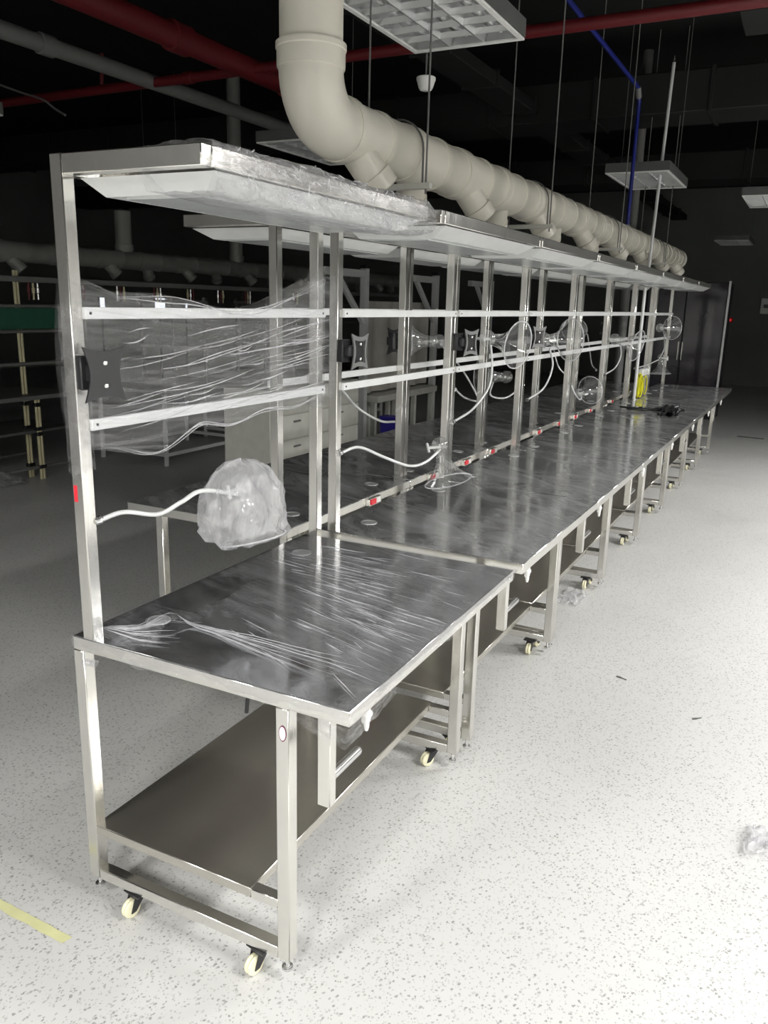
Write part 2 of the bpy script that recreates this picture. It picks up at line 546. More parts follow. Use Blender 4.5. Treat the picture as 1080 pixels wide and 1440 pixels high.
def make_bench(L):
    r = empty('workbench')
    top = MB().box(0, W, 0, L, H-.041, H, .003).build('tabletop', 'table_clean' if L > 1.16 else 'table', r, 'polished stainless tabletop')
    top.data.materials.append(M['steel'])                 # folded apron is bare tube steel
    for pg in top.data.polygons:
        pg.material_index = 0 if pg.normal.z > .5 else 1
    for gy in (.20, L-.22):
        MB().lathe((.125, gy, H-.001), (0, 0, 1), [(0, .036), (.003, .036), (.0035, .030), (.0015, .028), (.0015, .0)], 28, False).build('grommet', 'reflector', top)
    for y0 in (0, L-TW):
        for x0 in (0.0, .667):
            MB().box(x0, x0+TW, y0, y0+TW, .075, H-.040, CH).build('leg', 'steel', r)
            f = MB()
            f.cyl((x0+TW/2, y0+TW/2, .045), (x0+TW/2, y0+TW/2, .08), .006, 10)
            f.lathe((x0+TW/2, y0+TW/2, .034), (0, 0, 1), [(0, .012), (.004, .015), (.010, .015), (.013, .010)], 6 if y0 else 12)
            f.build('foot', 'bolt', r)
        MB().box(.041, .041+TW, y0, y0+TW, H-.002, ZT, CH).build('post', 'steel', r)
        MB().box(.038, .667, y0+.001, y0+.036, .073, .108, CH).build('crossbar', 'steel', r)
        MB().box(.583, .668, y0+.002, y0+.034, .225, .254, CH).build('shelf_bar', 'steel', r)
        MB().box(.079, .490, y0+.001, y0+.036, ZT-.047, ZT-.001, CH).build('top_arm', 'steel', r)
        for x in (.165, .600):
            make_castor(r, x, y0+TW/2+(0 if L > 1.16 else (-.014 if y0 else .014)), random.uniform(-.6, .6) if y0 else (random.uniform(-.25, .1) if L > 1.16 else PI+random.uniform(-.8, .8)))
    MB().box(.030, .583, .002, L-.002, .225, .255, CH).build('lower_shelf', 'shelf_steel', r, 'brushed steel lower shelf')
    MB().box(.042, .078, TW, L-TW, ZT-.046, ZT-.002, CH).build('back_rail', 'steel', r)
    MB().box(.454, .492, .036, L-.036, ZT-.046, ZT-.001, CH).build('front_rail', 'steel', r)
    for z in (1.701, 1.423):
        m = MB().box(.0785, .091, .034, L-.001, z-.0145, z+.0145, .0015)
        a = m.build('accessory_rail', 'rail', r, 'white aluminium rail')
        for y in (.05, L-.02):
            MB().lathe((.0905, y, z), (1, 0, 0), [(0, .004), (.002, .004), (.003, .002)], 8).build('screw', 'blackmetal', a)
    # overhead lamp tray: an upside-down flat pyramid
    z1, z0 = ZT-.050, ZT-.088
    lamp = MB()
    T = [(.085, .05), (.486, .05), (.486, L-.05), (.085, L-.05)]
    B = [(.115, .10), (.420, .10), (.420, L-.10), (.115, L-.10)]
    pts = [Vector((x, y, z1)) for x, y in T] + [Vector((x, y, z0)) for x, y in B]
    lamp.conv(pts, [[0, 1, 2, 3], [4, 5, 6, 7], [0, 1, 5, 4], [1, 2, 6, 5], [2, 3, 7, 6], [3, 0, 4, 7]])
    lo = lamp.build('lamp_tray', 'lamp_white', r, 'white sloping lamp tray', smooth=False)
    MB().box(.150, .385, .13, L-.13, z0-.004, z0+.002, .001).build('lamp_cover', 'lamp_diffuser', lo)
    for y in (.09, L-.09):
        MB().box(.12, .45, y-.012, y+.012, z1-.001, ZT-.02, .001).build('lamp_bracket', 'steel', lo)
    # hanging bar, rod and socket under the front edge
    MB().box(.776, .812, .015, .045, .560, H-.039, CH).build('hanging_bar', 'steel', r)
    MB().lathe((.800, .044, .632), (0, 1, 0), [(0, .0125), (.128, .0125), (.134, .0105), (.136, .006)], 16).build('rod_handle', 'bolt', r, 'short round polished rod')
    k = MB()
    k.box(.846, .864, .100, .122, H-.085, H-.040, .004)
    k.box(.852, .866, .094, .128, H-.072, H-.056, .003)
    k.lathe((.857, .111, H-.105), (0, 0, 1), [(0, .004), (.012, .007), (.022, .007)], 10)
    k.build('socket', 'white', r, 'small white plastic earthing socket')
    return r

L1, LB, PITCHB, Y2 = 1.185, 1.150, 1.1573, 1.2776
bench1 = make_bench(L1)
bench1.rotation_euler = (0, 0, .0108)
tag(bench1, 'nearest stainless steel workbench, wrapped in clear plastic film', 'workbench', 'steel workbenches of the front row')
stk = MB().lathe((.688, -.0005, .735), (0, -1, 0), [(0, .017), (.0008, .017)], 28)
stk.v = [Vector(((p.x-.688)*.62+.688, p.y, (p.z-.735)*1.25+.735)) for p in stk.v]
so = stk.build('sticker', 'maroon', bench1, 'small oval sticker with a dark red rim', smooth=False)
st2 = MB().lathe((.688, -.0012, .735), (0, -1, 0), [(0, .0145), (.0006, .0145)], 28)
st2.v = [Vector(((p.x-.688)*.62+.688, p.y, (p.z-.735)*1.25+.735)) for p in st2.v]
st2.build('sticker_face', 'sticker', so, smooth=False)
rz_ = at(122, 697, y=0).z
MB().box(.046, .058, -.0008, .0, rz_-.022, rz_+.022).build('sticker_strip', 'red', bench1, 'red tape strip', smooth=False)

proto = make_bench(LB)
ORD = ['second', 'third', 'fourth', 'fifth', 'sixth', 'seventh', 'eighth']
benches = [bench1]
for k in range(7):
    b = proto if k == 0 else copy_tree(proto)
    b.location = (-.005, Y2 + PITCHB*k, 0)
    tag(b, '%s stainless steel workbench from the camera in the front row' % ORD[k], 'workbench', 'steel workbenches of the front row')
    if k == 6:
        b['label'] = 'last stainless steel workbench at the far end of the front row'
    benches.append(b)
ROW2X, ROW2Y = -.105, 1.195
RORD = ['nearest', 'second', 'third', 'fourth', 'fifth', 'sixth', 'seventh']
for k in range(7):
    b = copy_tree(proto)
    b.location = (ROW2X, ROW2Y + PITCHB*k + LB, 0)
    b.rotation_euler = (0, 0, PI)
    tag(b, '%s stainless steel workbench of the rear row, back to back with the front row' % RORD[k], 'workbench', 'steel workbenches of the rear row')

MB().tube(smoothpath([(.34, .33, H-.042), (.36, .33, H-.075), at(347, 1003, y=.33)], 6), .006, 8).build('cable_stub', 'black', bench1, 'short black cable under the tabletop')

# ------------------------------------------------------------------ exhaust duct over the benches
def make_duct(x, z, y0, y1, r, sec, mat, up=True, riser_top=4.45, name='exhaust_duct', skew=.6):
    e = empty(name, (x, y0, z))
    Y = 0.0
    if up:
        R = r*1.42
        pts = [(0, 0 if q == 0 else R - R*math.cos(q*PI/2/12), 0 if q == 12 else R - R*math.sin(q*PI/2/12)) for q in range(13)]
        MB().tube([(0, 0, R+.03)] + pts + [(0, R+.03, 0)], r*1.03, 36).build('elbow', mat, e, 'smooth quarter bend', angle=60)
        MB().lathe((0, 0, R), (0, 0, 1), [(0, r*1.03), (0, r*1.075), (.010, r*1.085), (.058, r*1.085), (.062, r*1.12), (.080, r*1.12), (.084, r*1.0)], 36).build('collar', mat, e)
        MB().cyl((0, 0, R+.07), (0, 0, riser_top-z), r, 36).build('riser', mat, e, 'vertical riser to the ceiling')
        Y = R+.02
    n = int(round((y1-y0-Y)/sec))
    for i in range(n):
        a = Y + i*sec
        prof = [(0, r*1.0), (0, r*1.065), (.012, r*1.08), (.045, r*1.08), (.048, r*1.0), (sec*.5-.02, r*1.0), (sec*.5-.018, r*1.05), (sec*.5+.01, r*1.06), (sec*.5+.02, r*1.0), (sec-.05, r), (sec-.048, r*1.05), (sec, r*1.06)]
        s = MB().lathe((0, a, 0), (0, 1, 0), prof, 36, i == n-1).build('pipe_section', mat, e)
        d = Vector((.42, .50, -.78)).normalized() if i % 2 == 0 else Vector((-.30, .55, -.78)).normalized()
        c = Vector((0, a+sec*.18, -.03))
        rb = r*.60
        br = MB().lathe(c, d, [(0, rb), (r*1.35, rb), (r*1.36, rb*1.12), (r*1.9, rb*1.14), (r*1.95, rb*1.02), (r*1.95, rb*.9), (r*1.5, rb*.88)], 24, False)
        br.build('branch', mat, s, 'slanting branch stub')
    return e
duct = make_duct(-.05, 2.39, 1.28, 9.85, .114, .578, 'pvc')
tag(duct, 'large cream pvc exhaust duct with slanting branches above the two rows', 'duct')

def hanger(y, i, lab, x=-.05, z=2.39, r=.128):
    e = empty('duct_hanger', (x, y, z))
    st = [(r*math.cos(q), 0, r*math.sin(q)) for q in [PI*(-.0+j/16) for j in range(17)]]
    MB().tube([(r, 0, -.135)] + st + [(-r, 0, -.135)], .0045, 6).build('strap', 'greypaint', e)
    MB().box(-.17, .17, -.016, .016, -.160, -.135, .002).build('cross_bar', 'cabinet', e)
    for sx in (-.145, .145):
        MB().cyl((sx, 0, -.18), (sx, 0, RZ-z), .0045, 8).build('threaded_rod', 'greypaint', e)
    tag(e, lab, 'hanger', 'threaded rod hangers carrying the cream duct')
for i, (y, lab) in enumerate(((1.98, 'nearest rod hanger carrying the cream duct, beside the bend'), (3.86, 'second rod hanger from the bend carrying the cream duct'),
                              (5.95, 'third rod hanger from the bend carrying the cream duct'), (8.3, 'farthest rod hanger carrying the cream duct'))):
    hanger(y, i, lab)

# ------------------------------------------------------------------ extraction hoods on hoses
def hood_parts(e, c, d, s=1.0, label=None):
    c = Vector(c); d = Vector(d).normalized()
    prof = [(0, .020), (.004, .026), (.03, .027), (.06, .034), (.09, .050), (.115, .072), (.135, .094), (.142, .099)]
    prof = [(t*s, r*s) for t, r in prof]
    o = MB().lathe(c, d, prof, 32, False)
    hd = o.build('hood', 'glass', e, label or 'clear bell shaped hood', angle=70)
    MB().torus(c+d*(.142*s), d, .099*s, .0028*s, 32, 8).build('lip', 'film_fold', hd)  # milky lip imitates the bright highlight round the rim
    ball = [( -.038 + .036*(1-math.cos(q)) - .036, max(.001, .036*math.sin(q))) for q in [PI*j/12 for j in range(13)]]
    MB().lathe(c+d*(.02*s), d, [(t*s, r*s) for t, r in ball], 24, False).build('neck_ball', 'glass', hd)
    sd = d.cross(Vector((0, 0, 1)))
    sd = sd.normalized() if sd.length > .1 else Vector((1, 0, 0))
    k = MB()
    k.cyl(c-d*.01*s, c-d*.01*s + sd*.06*s, .007*s, 10)
    k.cyl(c-d*.01*s + sd*.06*s - d*.02*s, c-d*.01*s + sd*.06*s + d*.02*s, .006*s, 10)
    k.build('valve', 'hose', hd, 'small white valve')
def arm(label, hose, c, d, s=1.0, group='clear extraction hoods on bendable hoses', r=.0065):
    b = Vector(hose[0])
    e = empty('extraction_arm', b)
    h = MB().tube([p-b for p in smoothpath(hose, 10)], r, 10).build('hose', 'hose', e, 'thin pale bendable hose')
    d0 = (Vector(hose[1])-Vector(hose[0])).normalized()
    MB().lathe(-d0*.012, d0, [(0, .012), (.014, .012), (.02, .009)], 12).build('hose_fitting', 'bolt', e)
    if c is not None:
        hood_parts(e, Vector(c)-b, d, s)
    return tag(e, label, 'extraction arm', group)

P1 = .082
# bench 1: hose into the bag
bagc = Vector((.27, .415, 1.165))
arm('pale bendable hose on the nearest bench, running into the bagged hood',
    [at(141, 731, x=P1), at(175, 720, x=.12), at(222, 723, x=.17), at(255, 706, x=.22), at(285, 690, x=.25), bagc+Vector((0, -.02, .03))],
    bagc+Vector((0, 0, .035)), (.25, .0, -1), 1.0)
# bench 2
c2 = at(620, 632, x=.22)
arm('clear hood hanging low over the second bench on a pale hose',
    [at(479, 637, x=P1), at(505, 629, x=.1), at(540, 643, x=.13), at(575, 655, x=.17), at(598, 650, x=.2), c2+Vector((0, -.01, .0))],
    c2, (.40, -.30, -.85), 1.10)
# bench 3 (hose rises to a hood facing the aisle)
c3 = at(690, 477, x=.14)
arm('clear hood raised above the third bench, open towards the aisle',
    [at(638, 593, x=P1), at(665, 575, x=.11), at(687, 545, x=.14), at(692, 515, x=.15), at(690, 485, x=.145)], c3, (.95, -.25, -.12), 1.25)
c4 = at(768, 478, x=.12)
arm('clear bell hood lying sideways above the fourth bench',
    [at(742, 562, x=P1), at(765, 545, x=.11), at(777, 515, x=.13), at(773, 490, x=.125)], c4, (.60, .80, .0), 1.4)
c5 = at(815, 553, x=.12)
arm('clear hood drooping near the tabletop of the fifth bench',
    [at(803, 540, x=P1), at(808, 553, x=.1), at(816, 562, x=.12), at(819, 552, x=.12)], c5, (.3, .95, .1), 1.1)
c6 = at(868, 478, x=.14)
arm('clear hood facing the aisle above the sixth bench',
    [at(850, 527, x=P1), at(865, 517, x=.11), at(873, 500, x=.14), at(872, 482, x=.14)], c6, (.9, -.2, -.2), 1.35)
c7 = at(930, 505, x=.16)
arm('clear hood hanging mouth down over the last bench but one',
    [at(893, 518, x=P1), at(910, 513, x=.12), at(926, 506, x=.16)], c7, (.05, 0, -1), 1.15)
c8 = at(930, 461, x=.14)
arm('clear hood on an upright hose at the far end of the front row',
    [at(927, 505, x=P1), at(934, 490, x=.11), at(934, 470, x=.135)], c8, (.5, .85, .0), 1.3)
# rear row
XR = -.19
arm('empty pale hose loop hanging between the nearest rear post and the front rail',
    [at(479, 546, x=XR), at(505, 575, x=-.24), at(535, 592, x=-.26), at(556, 593, x=XR)], None, None)
r3 = at(612, 480, x=-.33)
arm('clear hood of the rear row seen edge on behind the third front post',
    [at(640, 548, x=XR), at(655, 560, x=-.25), at(672, 561, x=-.3), at(650, 520, x=-.36), at(620, 484, x=-.34)], r3, (-.75, -.6, 0), 1.2)
r4 = at(708, 530, x=-.33)
arm('clear hood of the rear row opening to the left, below the third bench rail',
    [at(735, 542, x=XR), at(712, 559, x=-.26), at(690, 556, x=-.3), at(693, 538, x=-.33)], r4, (-.7, -.7, 0), 1.3)
r5 = at(806, 476, x=-.33)
arm('tilted clear hood of the rear row behind the fourth front post',
    [at(838, 520, x=XR), at(832, 512, x=-.26), at(829, 490, x=-.33), at(826, 470, x=-.33)], r5, (-.2, .9, .45), 1.2)
r2b = at(785, 520, x=-.3)
arm('pale hose of the rear row looping down behind the fourth bench',
    [at(795, 527, x=XR), at(785, 515, x=-.25), at(779, 492, x=-.3), at(779, 470, x=-.3)], None, None)

# ------------------------------------------------------------------ monitor brackets
def xplate(w, h, bite, t, hole=None, n=10):
    """plate with flared corners and hollow sides, in the y-z plane, thickness along x"""
    def ring(w, h, bite):
        P = []
        cs = [(-w, -h), (w, -h), (w, h), (-w, h)]
        for i in range(4):
            a, b = cs[i], cs[(i+1) % 4]
            for j in range(n):
                q = j/n
                k = math.sin(q*PI)*bite
                p = (a[0]+(b[0]-a[0])*q, a[1]+(b[1]-a[1])*q)
                if i % 2 == 0:
                    p = (p[0], p[1]-math.copysign(k, a[1])*.8)
                else:
                    p = (p[0]-math.copysign(k, a[0]), p[1])
                P.append(p)
        return P
    A = ring(w, h, bite)
    m = MB(); N = len(A)
    if hole:
        B = ring(w*hole, h*hole, bite*.5)
        for x in (0, t):
            m.v += [Vector((x, y, z)) for y, z in A] + [Vector((x, y, z)) for y, z in B]
        for i in range(N):
            k = (i+1) % N
            m.f += [[i, N+i, N+k, k], [2*N+i, 2*N+k, 3*N+k, 3*N+i], [i, k, 2*N+k, 2*N+i], [N+i, 3*N+i, 3*N+k, N+k]]
    else:
        m.v += [Vector((0, y, z)) for y, z in A] + [Vector((t, y, z)) for y, z in A]
        m.f += [list(range(N))[::-1], list(range(N, 2*N))]
        for i in range(N):
            k = (i+1) % N
            m.f.append([i, k, N+k, N+i])
    return m
def bracket(label, px, py, z, side=1, rz=0.0, tilt=.0, frame=True, off_y=.050):
    e = empty('monitor_bracket', (px, py, z), rz)
    MB().box(0, side*.030, -.026, .026, -.040, .045, .003).build('clamp', 'blackmetal', e)
    MB().box(side*.028, side*.052, -.014, .055, -.018, .022, .003).build('arm', 'blackmetal', e)
    mb = xplate(.056, .068, .016, .006, None if not frame else .66)
    off = Vector((side*.055, off_y, 0))
    mb.v = [p+off for p in mb.v]
    pl = mb.build('plate', 'bracketgrey' if frame else 'blackmetal', e, smooth=False)
    if frame:
        MB().box(side*.050, side*.058, off_y-.024, off_y+.024, -.052, .052, .001).build('centre_plate', 'black', pl)
    for zz in (-.028, .028):
        MB().lathe((side*.060, off_y, zz), (side, 0, 0), [(0, .007), (.004, .006), (.006, .002)], 10).build('bolt', 'bolt', pl)
    return tag(e, label, 'bracket', 'black monitor brackets clamped to the posts')
b1 = bracket('black monitor bracket under film on the nearest post', .080, .030, 1.555, 1, -.25, 0, False, .022)
bracket('grey framed monitor bracket on the first post of the second bench', .075, Y2+.019, 1.560, 1, -.1)
bracket('black monitor bracket on the first post of the third bench', .075, Y2+PITCHB+.019, 1.56, 1, -.3)
bracket('black monitor bracket on the first post of the fourth bench', .075, Y2+2*PITCHB+.019, 1.56, 1, -.5)
bracket('black monitor bracket on a rear row post between the second and third benches', -.19, ROW2Y+LB-.04, 1.555, -1, -.15, 0, False)
bracket('black monitor bracket on a far rear row post behind the sixth bench', -.19, ROW2Y+4*PITCHB+LB-.04, 1.555, -1, -.15, 0, False)

# ------------------------------------------------------------------ red switches along the back edge
SW = [(525, 710), (608, 682), (655, 657), (692, 637), (757, 606), (785, 597), (808, 587), (829, 577), (860, 563)]
SWL = ['nearest', 'second', 'third', 'fourth', 'fifth', 'sixth', 'seventh', 'eighth', 'farthest']
for i, (u, v) in enumerate(SW):
    p = at(u, v, x=-.10)
    e = empty('power_switch', (-.1052, p.y, H-.022))
    MB().box(0, .020, -.065, .055, -.020, .016, .002).build('switch_body', 'steel', e)
    MB().box(.019, .026, -.055, -.005, -.014, .012, .002).build('rocker', 'red', e, 'red rocker')
    MB().box(.019, .023, .004, .040, -.013, .011, .001).build('switch_label', 'white', e)
    tag(e, '%s red switch along the seam between the two rows' % SWL[i], 'switch', 'red switches between the rows')

# ------------------------------------------------------------------ plastic film on the nearest bench
def nz(x, y=0., z=0.):
    from mathutils import noise
    return noise.noise(Vector((x, y, z)))
def ridged(x, y, k=5):
    s = 0; a = 1.0
    for i in range(k):
        s += a*(1-abs(nz(x, y, i*7.3))*2)
        x *= 1.9; y *= 1.9; a *= .55
    return s
def rail_film(x0, side, flat=False):
    def fn(u, v):
        y = .005 + u*(L1+.02)
        top = 1.735 + .10*max(0, (u-.62)/.38)**1.6 + .02*math.sin(u*9) + (.05*max(0, 1-u/.1))
        bot = 1.365 - .05*math.sin(min(1, u/.35)*PI)*.8 + .06*max(0, u-.45) + .008*math.sin(u*23)
        z = bot + (top-bot)*v
        w = (z-1.40) - .10*(u-.5)                     # stretched folds run up towards the far post
        bulge = .018*math.sin(v*PI) + .02*max(0, 1-abs(u-.08)/.12)*math.sin(v*PI)
        f = 0 if flat else .0030*ridged(y*1.3, w*34, 4) + .0015*nz(y*3, z*70)
        if u < .01 or u > .99:
            f *= .3
        return (x0 + side*(bulge + f), y, z)
    return fn
fm = MB().sheet(120, 170, rail_film(.098, 1))
fo = fm.build('plastic_film', 'film_rail', angle=180)
tag(fo, 'clear film stretched over the two white rails of the nearest bench', 'plastic film')
fm2 = MB().sheet(110, 60, rail_film(.034, -1))
fm2.build('film_back', 'film_back', fo, angle=180)
# milky tubes along the stretched folds, standing in for their highlight streaks
def folds(paths, name, parent, r=.0014):
    m = MB()
    for pts in paths:
        n = len(pts)
        rk = r*rnd.uniform(.5, 1.7)
        m.tube(pts, [max(.0002, rk*math.sin(PI*(i+.3)/(n-.4))) for i in range(n)], 5)
    o = m.build(name, 'film_fold', parent, angle=180)
    o['kind'] = 'stuff'
    return o
rnd = random.Random(3)
FN = rail_film(.107, 1, True)
paths = []
for i in range(64):
    y0_ = rnd.uniform(.04, .85); y1_ = min(L1-.01, y0_ + rnd.uniform(.06, .55))
    z0_ = rnd.uniform(1.40, 1.66); sl = rnd.gauss(.11, .05); bend = rnd.uniform(-.012, .006)
    q = []
    for k in range(14):
        t = k/13
        y_ = y0_+(y1_-y0_)*t
        z_ = z0_ + sl*(y_-y0_) + bend*math.sin(t*PI)
        vv = min(1, max(0, (z_-1.37)/.38)); uu = y_/L1
        q.append(Vector((.1035 + .018*math.sin(vv*PI) + .02*max(0, 1-abs(uu-.08)/.12)*math.sin(vv*PI), y_, z_)))
    if q[-1].z < 1.80:
        paths.append(q)
for v0, a in ((.012, 0), (.03, 1.2), (.985, 2.1), (.96, .6), (.02, 2.)):          # hems of the film
    q = []
    for k in range(60):
        t = k/59
        q.append(Vector(FN(.02+.96*t, min(.995, max(.005, v0+.012*math.sin(t*19+a))))) + Vector((.002, 0, 0)))
    paths.append(q)
folds(paths, 'fold_glints', fo)
# gathered film around the two posts
for y0, nm in ((-.006, 'film_wrap'), (L1-TW-.006, 'film_wrap')):
    def fn(u, v, y0=y0):
        q = u*2*PI
        z = (1.30 if y0 < .5 else 1.36) + .02*nz(q*1.0, y0) + v*((.42 if y0 < .5 else .48) + .05*nz(math.cos(q)*2, math.sin(q)*2, y0))
        rr = .0225 + .0016*ridged(math.cos(q)*3+z*9, math.sin(q)*3+z*4, 3) + .003*v*(1-v)
        cx, cy = .060-y0*.0108, y0+.025
        k = 1/max(abs(math.cos(q)), abs(math.sin(q)))
        k = 1+(k-1)*.8
        return (cx+rr*k*math.cos(q), cy+rr*k*math.sin(q), z)
    MB().sheet(48, 70, fn).build(nm, 'film_edge', fo, angle=180)

# tabletop film
def ttop(u, v):
    x = .02 + u*(W+.0); y = .005 + v*(L1-.0)
    d = (x*.25 + y*.97)                                 # folds fan from the far back corner to the front
    along = x*.97 - y*.25
    h = .0025 + .0016*max(0, ridged(d*22, along*1.8, 4)) + .0015*max(0, nz(x*9, y*9))
    kn = math.hypot(x-.16, y-.20)                      # a gathered knot at the grommet
    h += .035*math.exp(-(kn/.05)**2)
    kc = math.hypot(x-.08, y-.03)
    h += .02*math.exp(-(kc/.07)**2)
    # folds radiate from the corner towards the knot
    a = math.atan2(y-.02, x-.03)
    if x < .45 and y < .55:
        h += .006*max(0, nz(a*9, 3))*math.exp(-kn/.2)
    return (x - y*.0108, y, H + h)
tf = MB().sheet(120, 150, ttop)
# leave the near middle of the table bare, as where the film has pulled away
keep = []
for f in tf.f:
    c = sum((tf.v[i] for i in f), Vector())/4
    e1 = (c.x-.24)*.93 + (.0 - c.y)*.0
    inside = (c.x > .21 + .05*nz(c.y*9, 1) and c.y < .36 - .32*(c.x-.2) + .05*nz(c.x*14, 5))
    back = c.x < .17 + .03*nz(c.y*8) and .28 < c.y < .62 + .04*nz(c.x*20, 2)
    if not (inside or back):
        keep.append(f)
tf.f = keep
tfo = tf.build('plastic_film', 'film_table', angle=180)
tag(tfo, 'clear film clinging in streaks to the tabletop of the nearest bench', 'plastic film')
def edge_film(p0, p1, out, drop, seed, dz=0.0):
    p0, p1, out = Vector(p0), Vector(p1), Vector(out)
    def fn(u, v):
        p = p0.lerp(p1, u)
        dd = drop*(.65+.5*nz(u*5+seed)+.25*nz(u*17, seed))
        z = .005 - v*dd
        o = .0025 + .0010*(ridged(u*26, v*2+seed, 3)) + .003*v*nz(u*11, v*3, seed)
        return p + out*max(.002, o) + Vector((0, 0, z+dz))
    return fn
MB().sheet(120, 14, edge_film((0.0, -.001, H), (W+.003, .009, H), (0, -1, 0), .052, 2.)).build('film_edge', 'film_edge', tfo, angle=180)
MB().sheet(150, 14, edge_film((W+.002, .005, H), (W-.010, L1, H), (1, 0, 0), .048, 9.)).build('film_edge', 'film_edge', tfo, angle=180)
# drooping skirt under the near front corner
def skirt(u, v):
    p = Vector((.70, .01, H)).lerp(Vector((W, .0, H)), min(1, u/.45)) if u < .45 else Vector((W, .0, H)).lerp(Vector((W, .25, H)), (u-.45)/.55)
    dd = .020 + .030*math.sin(min(1, u*1.05)*PI) + .012*nz(u*13, 4)
    return (p.x + .006*nz(u*15, v*4), p.y - .003 + .010*nz(u*12, v*3, 2), H-.036-v*dd)
MB().sheet(70, 16, skirt).build('film_skirt', 'film_edge', tfo, angle=180)

paths = []
for i in range(150):  # short milky dashes on the folds, painted as bright streaks
    cx_ = rnd.uniform(.10, .84); cy_ = rnd.uniform(.12, L1-.05)
    if rnd.random() < .55:
        t_ = rnd.random(); cx_ = .30+.5*t_+rnd.gauss(0, .07); cy_ = .95-.62*t_+rnd.gauss(0, .10)
    ll = rnd.uniform(.03, .20); a = -.22 + .5*(cy_-.6) + rnd.gauss(0, .10)
    if cx_ < .35 and cy_ < .75:
        continue
    q = []
    for k in range(8):
        t = (k/7-.5)*ll
        x_ = min(W-.01, max(.03, cx_+t*math.cos(a))); y_ = min(L1-.01, max(.01, cy_+t*math.sin(a)))
        q.append(Vector(ttop((x_-.02)/W, (y_-.005)/L1))+Vector((0, 0, .0008)))
    paths.append(q)
for i in range(26):                                                                # folds drawn from the back corner past the knot
    a = rnd.uniform(.15, 1.25); r0 = rnd.uniform(.01, .06); r1 = r0+rnd.uniform(.08, .24)
    q = []
    for k in range(9):
        rr = r0+(r1-r0)*k/8
        x_ = .07+rr*math.cos(a); y_ = .03+rr*math.sin(a)
        q.append(Vector(ttop((x_-.02)/W, (y_-.005)/L1))+Vector((0, 0, .0008)))
    paths.append(q)
for i in range(16):                                                                # long pulled folds from the knot to the front edge
    b_ = rnd.uniform(-.16, .10); x1 = rnd.uniform(.40, .80)
    q = []
    for k in range(14):
        t = k/13
        x_ = .19+(x1-.19)*t; y_ = .21+b_*t*(x1-.1)+.01*math.sin(t*5)
        q.append(Vector(ttop((x_-.02)/W, (max(.01, y_)-.005)/L1))+Vector((0, 0, .0008)))
    paths.append(q)
folds(paths, 'fold_glints', tfo, .0009)
# rolled film end at the back corner
def roll(u, v):
    q = u*2*PI*1.6; rr = .011 - .004*u
    return (.055 + v*.045 + .002*nz(v*9, u*4), -.014 + rr*math.cos(q), H-.062 + rr*math.sin(q) + .006*v)
ro = MB().sheet(40, 10, roll).build('film_roll', 'film_top', tfo, angle=180)

# film on the top frame
def topwrap(u, v):
    y = .030 + v*(L1-.0)
    q = u*2*PI
    cx, cz = .405, ZT-.042
    hx, hz = .098, .050
    cx += .0; k = 1/max(abs(math.cos(q)), abs(math.sin(q)))
    k = 1+(k-1)*.82
    front = max(0, math.cos(q))
    n = .006*ridged(q*2.5, y*7, 4)*(.5+front) + .010*nz(q*2, y*5)
    endp = min(1, (1-v)/.04)*.4+.6
    return (cx + (hx*k*math.cos(q) + n*math.cos(q)) - y*.0108, y, cz + (hz*k*math.sin(q) + n*math.sin(q)*.7)*endp - .010*max(0, math.sin(v*PI))*(math.sin(q) < 0))
tw = MB().sheet(90, 140, topwrap)
two = tw.build('plastic_film', 'film_top', angle=180)
tag(two, 'crumpled clear film wrapped round the overhead frame of the nearest bench', 'plastic film')

paths = []
for i in range(150):  # small milky tubes on the wrap's folds imitate sparkle
    v_ = rnd.uniform(.02, .97); u_ = rnd.uniform(-.10, .14) if rnd.random() < .75 else rnd.uniform(-.22, .24)
    du, dv = rnd.gauss(0, .03), rnd.gauss(0, .018)
    q = []
    for k in range(6):
        t = k/5-.5
        p = Vector(topwrap((u_+du*t) % 1.0, min(1, max(0, v_+dv*t))))
        q.append(p + Vector((.0015, 0, .0005)))
    paths.append(q)
folds(paths, 'fold_glints', two, .0013)

# bag over the hood
def bag(u, v):
    q = u*2*PI
    t = v
    z = .130 - t*.255
    prof = [(0, .012), (.03, .045), (.12, .075), (.3, .108), (.55, .124), (.78, .122), (.92, .100), (1.0, .03)]
    for (a, ra), (b, rb) in zip(prof, prof[1:]):
        if a <= t <= b:
            r = ra+(rb-ra)*(t-a)/(b-a); break
    pl = .010*math.sin(q*9+3*nz(t*3, 1))*(1-t*.6) + .008*nz(math.cos(q)*4, math.sin(q)*4, t*5) + .004*ridged(q*3, t*5, 3)
    r = max(.004, r + pl*min(1, r/.06))*.95
    tail = .10*max(0, t-.72)/.28*math.exp(-((q-1.25)/.45)**2)
    return (bagc.x + (r+tail)*math.cos(q)*.95 + .015*(.5-t), bagc.y + (r+tail)*math.sin(q)*1.15, bagc.z + z + .012*nz(math.cos(q)*2, math.sin(q)*2))
bo = MB().sheet(110, 70, bag).build('plastic_bag', 'film_bag', angle=180)
tag(bo, 'crinkled milky plastic bag tied over a hood above the nearest bench', 'plastic bag')

